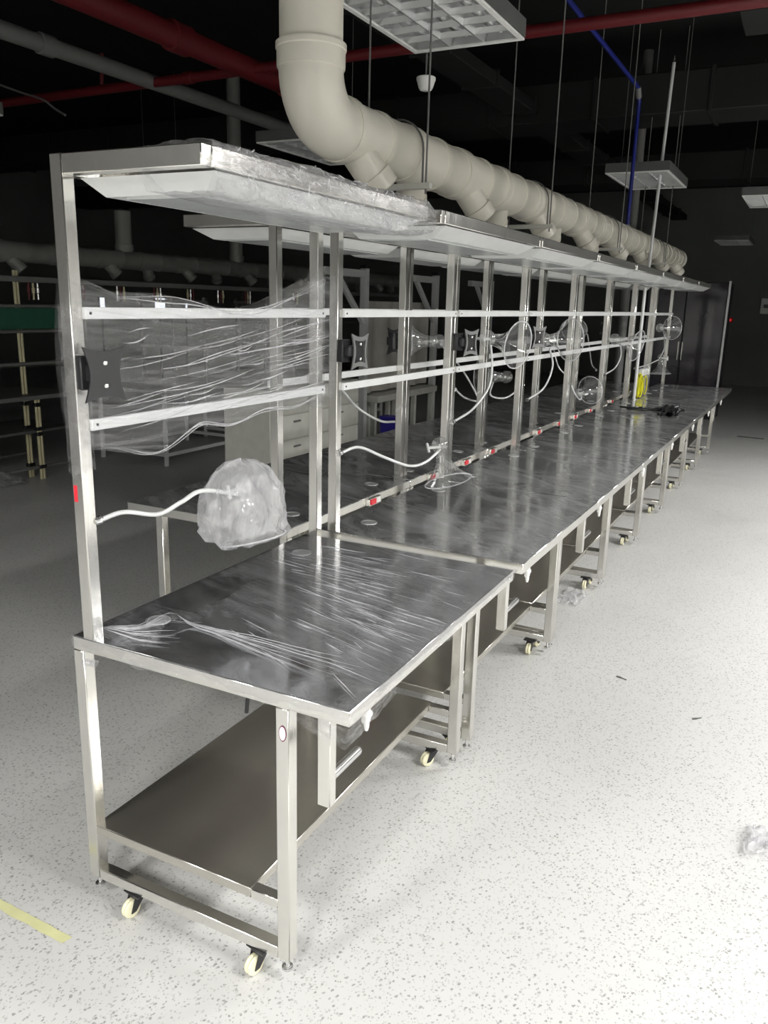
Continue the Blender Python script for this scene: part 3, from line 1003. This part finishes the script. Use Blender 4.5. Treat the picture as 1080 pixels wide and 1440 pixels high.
# ------------------------------------------------------------------ things on the far benches
e = empty('power_adapter', at(904, 523, x=.10))
MB().box(-.03, .03, -.16, .16, -.035, .035, .006).build('adapter_body', 'white', e)
for sy in (-.09, .0, .09):
    MB().box(.029, .034, sy-.025, sy+.025, -.018, .018, .002).build('outlet', 'cabinet', e)
tag(e, 'white power strip tied to a post near the far end', 'power strip')
pa = at(904, 523, x=.10)
lp = []
for i in range(64):
    q = i/63*2*PI*4
    lp.append((pa.x+.012+.02*math.cos(q*.7), pa.y-.22 + .09*math.sin(q)+.04*math.sin(q*.3), H+.012 + .125*(1+math.cos(q))*(.85+.15*math.sin(q*.37))))
tag(MB().tube(lp, .008, 6).build('cable', 'yellow'), 'yellow cable coil hanging beside the white power strip', 'cable')
lp = []
for i in range(48):
    q = i/47*2*PI*2
    lp.append((pa.x+.02, pa.y+.10 + .10*math.sin(q), H+.012 + .10*(1+math.cos(q+.2))))
tag(MB().tube(lp, .006, 6).build('cable', 'yellow'), 'yellow cable loop hanging under the white power strip', 'cable')
ca, cb = at(872, 577, z=H), at(955, 577, z=H)
lp = []
for i in range(90):
    t = i/89
    p = ca.lerp(cb, .5+.5*math.sin(t*PI*5+.3)*(.9-.3*t))
    lp.append((p.x+.05*math.sin(t*41), p.y+.06*math.sin(t*23), H+.010+.010*(1+math.sin(t*31))))
tag(MB().tube(smoothpath(lp, 3), .008, 6).build('cable', 'black'), 'black cable bundle lying on a far front row tabletop', 'cable')
# crumpled tape/film scraps at the front edge
pp = at(985, 585, z=H)
def scrap(c, sx, sy, sz, seed):
    def fn(u, v):
        return (c[0]+(u-.5)*sx+.25*sx*nz(u*4, v*4, seed), c[1]+(v-.5)*sy+.25*sy*nz(u*4, v*4, seed+3), c[2]+.002+sz*max(0, .45+nz(u*6, v*6, seed+7)))
    return fn
tag(MB().sheet(18, 18, scrap((.62, pp.y, H), .16, .5, .05, 3.)).build('dark_film_scrap', 'black', angle=180), 'crumpled black film scrap on the edge of a far bench', 'scrap')
MBc = MB().sheet(20, 20, scrap((at(1068, 1190, z=0).x, at(1068, 1190, z=0).y, 0), .10, .14, .045, 5.))
tag(MBc.build('film_scrap', 'film_bag', angle=180), 'crumpled clear film scrap on the floor near the right edge', 'scrap')
p = at(806, 842, z=0)
tag(MB().sheet(24, 24, scrap((p.x, p.y, 0), .14, .26, .035, 11.)).build('film_scrap', 'film_bag', angle=180), 'crumpled clear film scrap on the floor beside the third bench castor', 'scrap')

def chip(label, u, v, L, ang, w=.006):
    p = at(u, v, z=0)
    m = MB()
    d = Vector((math.cos(ang), math.sin(ang), 0)); s = Vector((-d.y, d.x, 0))
    pts = [(-.5, .6), (-.3, 1.0), (-.05, .9), (.1, .45), (.5, .3)]
    A = [p+d*(L*t)+s*(w*k)+Vector((0, 0, .001)) for t, k in pts] + [p+d*(L*t)-s*(w*k*.8)+Vector((0, 0, .001)) for t, k in pts[::-1]]
    B = [q+Vector((0, 0, .003)) for q in A]
    n = len(A)
    m.v = A+B
    m.f = [list(range(n))[::-1], list(range(n, 2*n))] + [[i, (i+1) % n, n+(i+1) % n, n+i] for i in range(n)]
    tag(m.build('floor_scrap', 'darkgrey', smooth=False), label, 'scrap')
chip('small dark scrap on the white floor level with the third bench', 874, 954, .055, -.35)
chip('small dark scrap on the white floor nearest the right edge', 980, 1011, .045, .75)
pa_, pb_ = at(1037, 614, z=0), at(1074, 618, z=0)
tag(MB().bar(pa_+Vector((0, 0, .006)), pb_+Vector((0, 0, .006)), .05, .012, .002).build('dark_strip', 'darkgrey'), 'long dark strip lying on the floor far to the right', 'strip')
pa_, pb_ = at(-60, 1240, z=0), at(93, 1322, z=0)
def tape(u, v):
    p = pa_.lerp(pb_, u)
    return p + Vector((.02*nz(u*5, v*.3), (v-.5)*.03+.006*nz(u*8, v), .0015))
tag(MB().sheet(40, 3, tape).build('floor_tape', 'tape', angle=180), 'faded yellow tape strip on the floor at the lower left', 'tape')

# ------------------------------------------------------------------ ceiling lights
def ceiling_light(x, y, label, lit=0.0, z=3.035, w=.6, l=1.2):
    e = empty('ceiling_light', (x, y, z))
    b = MB()
    b.box(-w/2, w/2, -l/2, l/2, .075, .085)
    for s in (-1, 1):
        b.box(s*w/2-.006*(s > 0), s*w/2+.006*(s < 0), -l/2, l/2, 0, .08)
        b.box(-w/2, w/2, s*l/2-.006*(s > 0), s*l/2+.006*(s < 0), 0, .08)
    b.build('housing', 'reflector', e, smooth=False)
    h = MB()
    h.box(-w/2-.004, w/2+.004, -l/2-.004, l/2+.004, .086, .090)
    for s in (-1, 1):
        h.box(s*(w/2+.001), s*(w/2+.005), -l/2-.004, l/2+.004, .006, .088)
        h.box(-w/2-.004, w/2+.004, s*(l/2+.001), s*(l/2+.005), .006, .088)
    h.build('outer_shell', 'darkgrey', e, smooth=False)
    f = MB()
    for s in (-1, 1):
        f.box(s*(w/2-.010)-.012, s*(w/2-.010)+.012, -l/2-.002, l/2+.002, -.006, .004, .001)
        f.box(-w/2+.02, w/2-.02, s*(l/2-.010)-.012, s*(l/2-.010)+.012, -.006, .004, .001)
    f.build('frame', 'white', e)
    for k in (-1, 0, 1):
        MB().cyl((k*.185, -l/2+.03, .045), (k*.185, l/2-.03, .045), .013, 12).build('tube', 'tube_on' if lit else 'tube_off', e)
    for k in (-.0925, .0925):
        MB().conv([Vector((k+a, yy, zz)) for yy in (-l/2+.012, l/2-.012) for a, zz in ((-.018, .07), (.018, .07), (.004, .0), (-.004, .0))],
                  [[0, 1, 2, 3], [4, 5, 6, 7], [0, 1, 5, 4], [1, 2, 6, 5], [2, 3, 7, 6], [3, 0, 4, 7]]).build('divider', 'reflector', e, smooth=False)
    for j in range(7):
        yy = -l/2 + l*(j+1)/8
        MB().conv([Vector((xx, yy+a, zz)) for xx in (-w/2+.006, w/2-.006) for a, zz in ((-.010, .028), (.010, .028), (.002, .002), (-.002, .002))],
                  [[0, 1, 2, 3], [4, 5, 6, 7], [0, 1, 5, 4], [1, 2, 6, 5], [2, 3, 7, 6], [3, 0, 4, 7]]).build('louvre', 'reflector', e, smooth=False)
    for sx in (-.285, .285):
        MB().cyl((sx, 0, .08), (sx, 0, RZ-z), .004, 6).build('suspension_rod', 'darkgrey', e)
    if lit:
        ld = bpy.data.lights.new('tube_light', 'AREA')
        ld.shape = 'RECTANGLE'; ld.size = w-.06; ld.size_y = l-.08
        ld.spread = math.radians(168); ld.energy = lit; ld.color = (1, .985, .955)
        lo = bpy.data.objects.new('tube_light', ld)
        COL.objects.link(lo); lo.parent = e; lo.location = (0, 0, -.012)
    return tag(e, label, 'ceiling light', 'louvred ceiling lights')
ceiling_light(-.10, 2.25, 'large unlit louvred ceiling light above the bend of the cream duct')
ceiling_light(-.07, 7.75, 'unlit louvred ceiling light behind the blue pipe')
ceiling_light(1.02, 9.80, 'unlit louvred ceiling light cut by the right edge of the picture')
ceiling_light(.05, 16.2, 'small distant ceiling light near the far wall at right')
ceiling_light(-2.45, 5.25, 'unlit ceiling light partly hidden behind the film wrapped top frame')
ceiling_light(-4.25, 2.5, 'ceiling light just showing at the left edge')
ceiling_light(-6.5, 7.6, 'dim ceiling light behind the nearest post, above the grey duct')
LN = ['behind the camera on the right', 'beside the camera on the right', 'right of the third bench out of view', 'right of the sixth bench out of view',
      'behind the camera', 'behind the camera on the left', 'far right beside the camera', 'far right of the third bench']
for (x, y, wt), n in zip(LIT, LN):
    ceiling_light(x, y, 'lit louvred ceiling light ' + n, wt)

# smoke detector
e = empty('smoke_detector', (-.52, 3.25, 2.95))
MB().lathe((0, 0, 0), (0, 0, 1), [(-.005, .02), (0, .034), (.012, .042), (.045, .052), (.052, .056), (.066, .056), (.07, .05)], 28).build('detector_body', 'white', e)
MB().cyl((.0, 0, .068), (.0, 0, RZ-2.95), .006, 8).build('drop_rod', 'greypaint', e)
tag(e, 'white cone shaped smoke detector hanging below the large ceiling light', 'smoke detector')

# ------------------------------------------------------------------ ceiling services
def pipe(name, label, cat, a, b, r, mat, joints=(), jm=None):
    a, b = Vector(a), Vector(b)
    e = empty(name, a)
    MB().cyl((0, 0, 0), b-a, r, 20).build('pipe_run', mat, e)
    d = (b-a).normalized()
    for t in joints:
        c = (b-a)*t
        MB().lathe(c-d*r*1.1, d, [(0, r*.99), (.005, r*1.22), (r*2.1, r*1.22), (r*2.2, r*.99)], 20).build('coupling', jm or mat, e)
    return tag(e, label, cat)
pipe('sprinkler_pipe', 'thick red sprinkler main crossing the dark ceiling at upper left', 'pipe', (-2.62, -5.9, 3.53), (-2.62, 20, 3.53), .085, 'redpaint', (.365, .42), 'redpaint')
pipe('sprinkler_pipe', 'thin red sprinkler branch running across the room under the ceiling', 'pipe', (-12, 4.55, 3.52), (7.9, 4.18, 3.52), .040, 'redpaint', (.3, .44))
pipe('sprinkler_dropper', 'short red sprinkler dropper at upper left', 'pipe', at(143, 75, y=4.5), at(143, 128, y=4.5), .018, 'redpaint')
pipe('conduit', 'thick grey conduit running along the ceiling at upper left', 'pipe', (-3.66, -5.9, 3.53), (-3.66, 20, 3.53), .062, 'greypaint', (.355,), 'greypaint')
bp_ = at(897, 122, x=-.05)
BZ = bp_.z
e = empty('blue_pipe', (-.05, at(891, 225, x=-.05).y, 0))
pb = [(0, 0, 2.512), (0, 0, BZ-.25), (0, 0, BZ-.11), (0, -.03, BZ-.03), (0, -.10, BZ), (0, -.4, BZ), (0, -5, BZ)]
MB().tube(pb, .018, 12).build('pipe_run', 'blue', e)
MB().lathe((0, -.06, BZ-.035), (0, -.7, .7), [(-.05, .02), (-.05, .026), (.05, .026), (.05, .02)], 14).build('elbow_fitting', 'greypaint', e)
MB().lathe((0, 0, 2.500), (0, 0, 1), [(0, .03), (.02, .03), (.024, .02)], 14).build('duct_fitting', 'greypaint', e)
tag(e, 'thin bright blue pipe dropping to the far part of the duct', 'pipe')
pipe('support_column', 'grey vertical conduit beside the blue pipe', 'pipe', (-.44, 9, 0), (-.44, 9, RZ), .055, 'greypaint')
pa_ = at(948, 88, x=.10); pb_ = at(918, 330, x=.10)
d = (pb_-pa_).normalized()
pz = pa_ + d*((pa_.z-ZT-.001)/-d.z)
e = empty('conduit_pole', pz)
MB().cyl((0, 0, 0), pa_-pz, .016, 14).build('pole', 'rail', e)
MB().cyl(pa_-pz, pa_-pz+Vector((0, 0, .06)), .010, 10).build('pole_tip', 'bolt', e)
tag(e, 'tall thin pale pole rising in front of the duct to the ceiling at right', 'pole')
pa_, pb_ = at(910, 395, x=.115), at(893, 545, x=.115)
e = empty('conduit_pole', (pb_.x, pb_.y, H))
MB().cyl((0, 0, .001), (0, 0, 1.955-H), .016, 14).build('pole', 'rail', e)
MB().cyl((0, 0, .001), (0, 0, .012), .03, 14).build('base_flange', 'bolt', e)
tag(e, 'pale upright conduit standing on the seventh bench beside the yellow cable', 'pole')
# dark ducts and trays below the slab
for i, (a, b, w, h, lab) in enumerate((((.9, 5.6, 3.95), (7.9, 5.6, 3.95), .6, .35, 'black ventilation duct crossing the ceiling at upper right'),
                                        ((-14, 8.5, 3.95), (7.9, 8.5, 3.95), .7, .4, 'black ventilation duct across the middle of the ceiling'),
                                        ((-14, 13, 3.9), (7.9, 13, 3.9), .8, .4, 'black ventilation duct deep in the ceiling'),
                                        ((-1.6, 2.0, 3.9), (-1.6, 20, 3.9), .35, .12, 'black cable tray running along the ceiling left of the cream duct'))):
    m = MB().bar(a, b, w, h, .01)
    L = (Vector(b)-Vector(a)).length
    t = empty('ceiling_duct', a)
    m.v = [p-Vector(a) for p in m.v]
    m.build('duct_run', 'duct', t)
    dd = (Vector(b)-Vector(a)).normalized()
    for k in range(1, int(L/1.2)):
        MB().bar(dd*(k*1.2-.02), dd*(k*1.2+.02), w+.04, h+.04, .004).build('duct_flange', 'duct', t)
    tag(t, lab, 'ceiling duct', 'black ducts under the ceiling')
# loose wire hanging at upper left
tag(MB().tube(smoothpath([at(-20, 112, y=4.0), at(30, 130, y=4.0), at(60, 140, y=4.0), at(76, 152, y=4.0), at(92, 162, y=4.0)], 8), .010, 6).build('wire', 'greypaint'), 'loose grey wire dangling at the upper left', 'wire')

# ------------------------------------------------------------------ dark rows at left
def pipe_station(x, y0, y1, label, green=True, depth=.7, inset=.03):
    """lean pipe workstation with cream coated uprights and black joints"""
    e = empty('pipe_workstation', (x, y0, 0))
    L = y1-y0
    for yy in (.03, L-.03):
        for xx in (0, -.16, -depth):
            hh = .80 if xx == 0 else 1.95
            if xx == 0 and yy > .1:
                yy = L-inset
            m = MB()
            m.cyl((xx, yy-.016, 0), (xx, yy-.016, hh), .014, 12)
            m.cyl((xx, yy+.016, 0), (xx, yy+.016, hh), .014, 12)
            po = m.build('upright', 'yellowpipe', e)
            for zz in (.12, .44, .49, .72):
                MB().box(xx-.024, xx+.024, yy-.042, yy+.042, zz-.018, zz+.018, .006).build('joint', 'black', po)
    MB().box(-depth-.02, .03, -.02, L+.02, .77, .81, .003).build('worktop', 'greypaint', e)
    MB().box(-depth, .0, .03, L-.03, .455, .48, .003).build('lower_shelf', 'darkgrey', e)
    for zz in (.12,):
        for xx in (0, -depth):
            MB().cyl((xx, 0, zz), (xx, L, zz), .014, 10).build('foot_rail', 'greypaint', e)
    for zz in (1.10, 1.40, 1.63):
        MB().cyl((-.10, 0, zz), (-.10, L, zz), .016, 10).build('back_rail', 'greypaint', e)
    MB().box(-depth-.02, -.12, .0, L, 1.075, 1.09, .002).build('upper_shelf', 'darkgrey', e)
    if green:
        MB().box(-.125, -.115, .04, L-.04, 1.42, 1.61).build('green_panel', 'greenmat', e, 'dark green sheet')
    return tag(e, label, 'workstation', 'dark pipe frame workstations at the left')
pipe_station(-4.80, 2.50, 4.36, 'dark workstation with cream pipe legs at the left edge', inset=.46)
pipe_station(-4.80, .55, 2.40, 'dark pipe frame workstation outside the left edge')
# plastic draped at the foot of the line
def drape(u, v):
    return (-4.72+.10*nz(u*3, v*3), 2.75+u*.85, .02 + (1-v)*(.42-.36*u)*(.9+.2*nz(u*6, 2)) + .02*nz(u*9, v*9))
tag(MB().sheet(26, 18, drape).build('plastic_sheet', 'film_bag', angle=180), 'pale plastic sheet draped to the floor at the left edge', 'plastic sheet')

def leg_table(x0, x1, y0, y1, label):
    e = empty('frame_table', (x0, y0, 0))
    w, l = x1-x0, y1-y0
    MB().box(0, w, 0, l, .76, .80, .004).build('tabletop', 'greypaint', e)
    for xx in (.03, w-.03):
        for yy in (.03, l-.03):
            MB().box(xx-.018, xx+.018, yy-.018, yy+.018, .0, .765, .003).build('leg', 'rail', e)
        MB().box(xx-.015, xx+.015, .048, l-.048, .10, .14, .003).build('low_rail', 'rail', e)
    for yy in (.03, l-.03):
        MB().box(.048, w-.048, yy-.015, yy+.015, .10, .14, .003).build('low_rail', 'rail', e)
    for xx in (.04, w*.5, w-.04):
        MB().box(xx-.016, xx+.016, l*.5-.016, l*.5+.016, .80, 1.75, .003).build('rack_post', 'greypaint', e)
    for zz in (1.2, 1.45, 1.7):
        MB().box(.0, w, l*.5-.02, l*.5+.02, zz-.015, zz+.015, .003).build('rack_rail', 'greypaint', e)
    return tag(e, label, 'table', 'dark white legged tables at the left')
leg_table(-5.20, -4.22, 5.00, 6.45, 'white legged table in the dark behind the bagged hood')
leg_table(-5.20, -4.22, 6.75, 8.20, 'second white legged table in the dark farther left')
leg_table(-5.20, -4.22, 8.50, 9.95, 'third white legged table in the dark, farthest back')
d2 = make_duct(-5.05, 2.12, .2, 12.0, .095, .60, 'pvc_shaded', up=False)
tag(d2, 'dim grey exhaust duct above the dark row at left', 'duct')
d2b = MB().bar((-4.85, .2, 1.87), (-4.85, 12, 1.87), .06, .05, .004).build('cable_trunking', 'greypaint')
tag(d2b, 'grey cable trunking under the dim duct at left', 'trunking')
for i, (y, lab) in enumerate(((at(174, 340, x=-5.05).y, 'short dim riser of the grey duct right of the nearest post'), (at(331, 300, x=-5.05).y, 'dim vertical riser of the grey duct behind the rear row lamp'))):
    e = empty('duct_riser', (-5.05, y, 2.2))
    MB().cyl((0, 0, 0), (0, 0, 2.38 if i else .42), .085, 24).build('riser_pipe', 'pvc_shaded', e)
    MB().lathe((0, 0, .02), (0, 0, 1), [(0, .09), (.0, .10), (.06, .10), (.062, .088)], 24).build('collar', 'pvc_shaded', e)
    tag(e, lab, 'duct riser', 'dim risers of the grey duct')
# tool holders hanging from the trunking
for i in range(11):
    y = 2.9 + i*.55
    e = empty('air_coupler', (-4.85, y, 1.84))
    for k in (-.05, 0, .05):
        MB().lathe((0, k, 0), (0, 0, -1), [(0, .010), (.04, .010), (.045, .016), (.09, .016), (.095, .009), (.15, .009)], 10).build('coupler', ('bolt', 'redpaint', 'yellowpipe')[(i+int(k*20)) % 3], e)
    tag(e, '%s cluster of air couplers from the left, hanging from the trunking in the dark row' % (['first'] + ORD + ['ninth', 'tenth', 'eleventh'])[i], 'coupler', 'air couplers in the dark row')
# lit screens far behind
for i, (u, w, h) in enumerate(((104, .14, .26), (144, .10, .22), (225, .26, .22), (262, .05, .14), (287, .05, .14))):
    p = at(u, 428, x=-9.0)
    e = empty('lit_screen', (p.x, p.y, p.z))
    MB().box(-.03, 0, -w/2-.02, w/2+.02, -h/2-.02, h/2+.02, .004).build('bezel', 'black', e)
    MB().box(0, .003, -w/2, w/2, -h/2, h/2).build('screen', 'screen', e, smooth=False)
    MB().box(-.02, -.01, -.02, .02, -p.z, -h/2, .002).build('stand', 'black', e)
    tag(e, ['leftmost', 'second', 'largest', 'fourth', 'rightmost'][i] + ' lit white screen far behind the film', 'screen', 'tiny lit screens in the dark')

# ------------------------------------------------------------------ objects behind the rear row
# drawer cabinet
e = empty('drawer_cabinet', (-2.0, 3.75, 0))
MB().box(-.45, 0, 0, 1.40, 0, 1.06, .004).build('body', 'cabinet', e)
for c in range(2):
    for k in range(5):
        z0 = .04+k*.204
        dr = MB().box(0, .018, .02+c*.69, .69+c*.69, z0, z0+.194, .003).build('drawer', 'cabinet', e)
        MB().box(.018, .030, .30+c*.69, .40+c*.69, z0+.13, z0+.145, .003).build('handle', 'greypaint', dr)
tag(e, 'pale drawer cabinet standing behind the rear row', 'cabinet')
# tall stands with braced arms
for i, (x, y) in enumerate(((-3.0, 7.05), (-3.0, 9.05), (-3.0, 11.2))):
    e = empty('braced_stand', (x, y, 0))
    MB().box(-.04, .04, -.04, .04, 0, 2.12, .004).build('upright', 'rail', e)
    MB().box(-.035, .035, -.90, -.04, 2.02, 2.10, .004).build('arm', 'rail', e)
    MB().bar((0, -.62, 2.03), (0, -.03, 1.52), .05, .06, .004).build('brace', 'rail', e)
    MB().box(-.045, .045, -.045, .045, 2.12, 2.16, .004).build('cap', 'black', e)
    MB().box(-.3, .3, -.04, .04, 0, .06, .004).build('base_bar', 'rail', e)
    tag(e, ['nearest', 'middle', 'farthest'][i] + ' pale upright stand with a braced arm behind the rear row', 'stand', 'pale braced stands behind the rear row')
def cur(u, v):
    return (-3.06+.025*math.sin(u*26)+.015*nz(u*9), 7.15+u*1.8, .68+v*1.08)
tag(MB().sheet(80, 4, cur).build('curtain', 'curtain', angle=180), 'pale grey hanging curtain between the braced stands', 'curtain')
e = empty('low_cabinet', (-3.35, 7.15, 0))
MB().box(0, .5, 0, 1.75, .58, .66, .004).build('top_beam', 'cabinet', e)
for yy in (.04, .6, 1.15, 1.71):
    MB().box(.40, .46, yy-.03, yy+.03, 0, .58, .004).build('leg', 'cabinet', e)
    MB().box(.02, .08, yy-.03, yy+.03, 0, .58, .004).build('leg', 'cabinet', e)
tag(e, 'pale low frame table under the grey curtain', 'table')
p = at(550, 572, x=-2.7)
bb = MB().conv([Vector((a*s_, b*s_*.8, z)) for z, s_ in ((0, .08), (.46, .10)) for a, b in ((-1, -1), (1, -1), (1, 1), (-1, 1))], [[0, 1, 2, 3], [4, 5, 6, 7], [0, 1, 5, 4], [1, 2, 6, 5], [2, 3, 7, 6], [3, 0, 4, 7]])
e = empty('waste_bin', (-2.55, at(550, 575, x=-2.55).y, 0))
bb.build('bin_body', 'bluebin', e)
MB().box(-.11, .11, -.09, .09, .455, .475, .004).build('rim', 'bluebin', e)
tag(e, 'blue bin on the floor behind the rear row', 'bin')

# ------------------------------------------------------------------ far right end
e = empty('glass_cabinet', (-.9, 13.0, 0))
MB().box(0, 1.27, 0, .6, 0, 2.20, .01).build('body', 'blackmetal', e)
for k in range(2):
    dd = MB().box(.02+k*.62, .62+k*.62, -.03, .0, .05, 2.17, .004).build('door', 'darkglass', e, 'glossy dark glass door')
    MB().box(.58+k*.06, .60+k*.06, -.06, -.03, .95, 1.25, .004).build('handle', 'steel', dd)
MB().box(1.25, 1.285, -.035, -.005, 0, 2.22, .004).build('edge_strip', 'rail', e, 'bright metal edge')
tag(e, 'tall glossy dark glass cabinet beyond the end of the benches', 'cabinet')
e = empty('wall_box', (.53, RY1, 1.88))
MB().box(-.12, .12, -.08, 0, -.16, .20, .01).build('box_body', 'white', e)
MB().box(-.05, .05, -.085, -.078, -.02, .06, .003).build('box_panel', 'greypaint', e)
tag(e, 'white box on the far wall at the right edge', 'wall box')
e = empty('alarm_button', (at(1027, 450, y=RY1).x, RY1, at(1027, 450, y=RY1).z))
MB().box(-.06, .06, -.05, 0, -.06, .06, .008).build('alarm_body', 'red', e)
MB().lathe((0, -.05, 0), (0, -1, 0), [(0, .03), (.01, .028), (.012, .01)], 14).build('button', 'led_red', e)
tag(e, 'small red alarm button on the far wall', 'alarm')
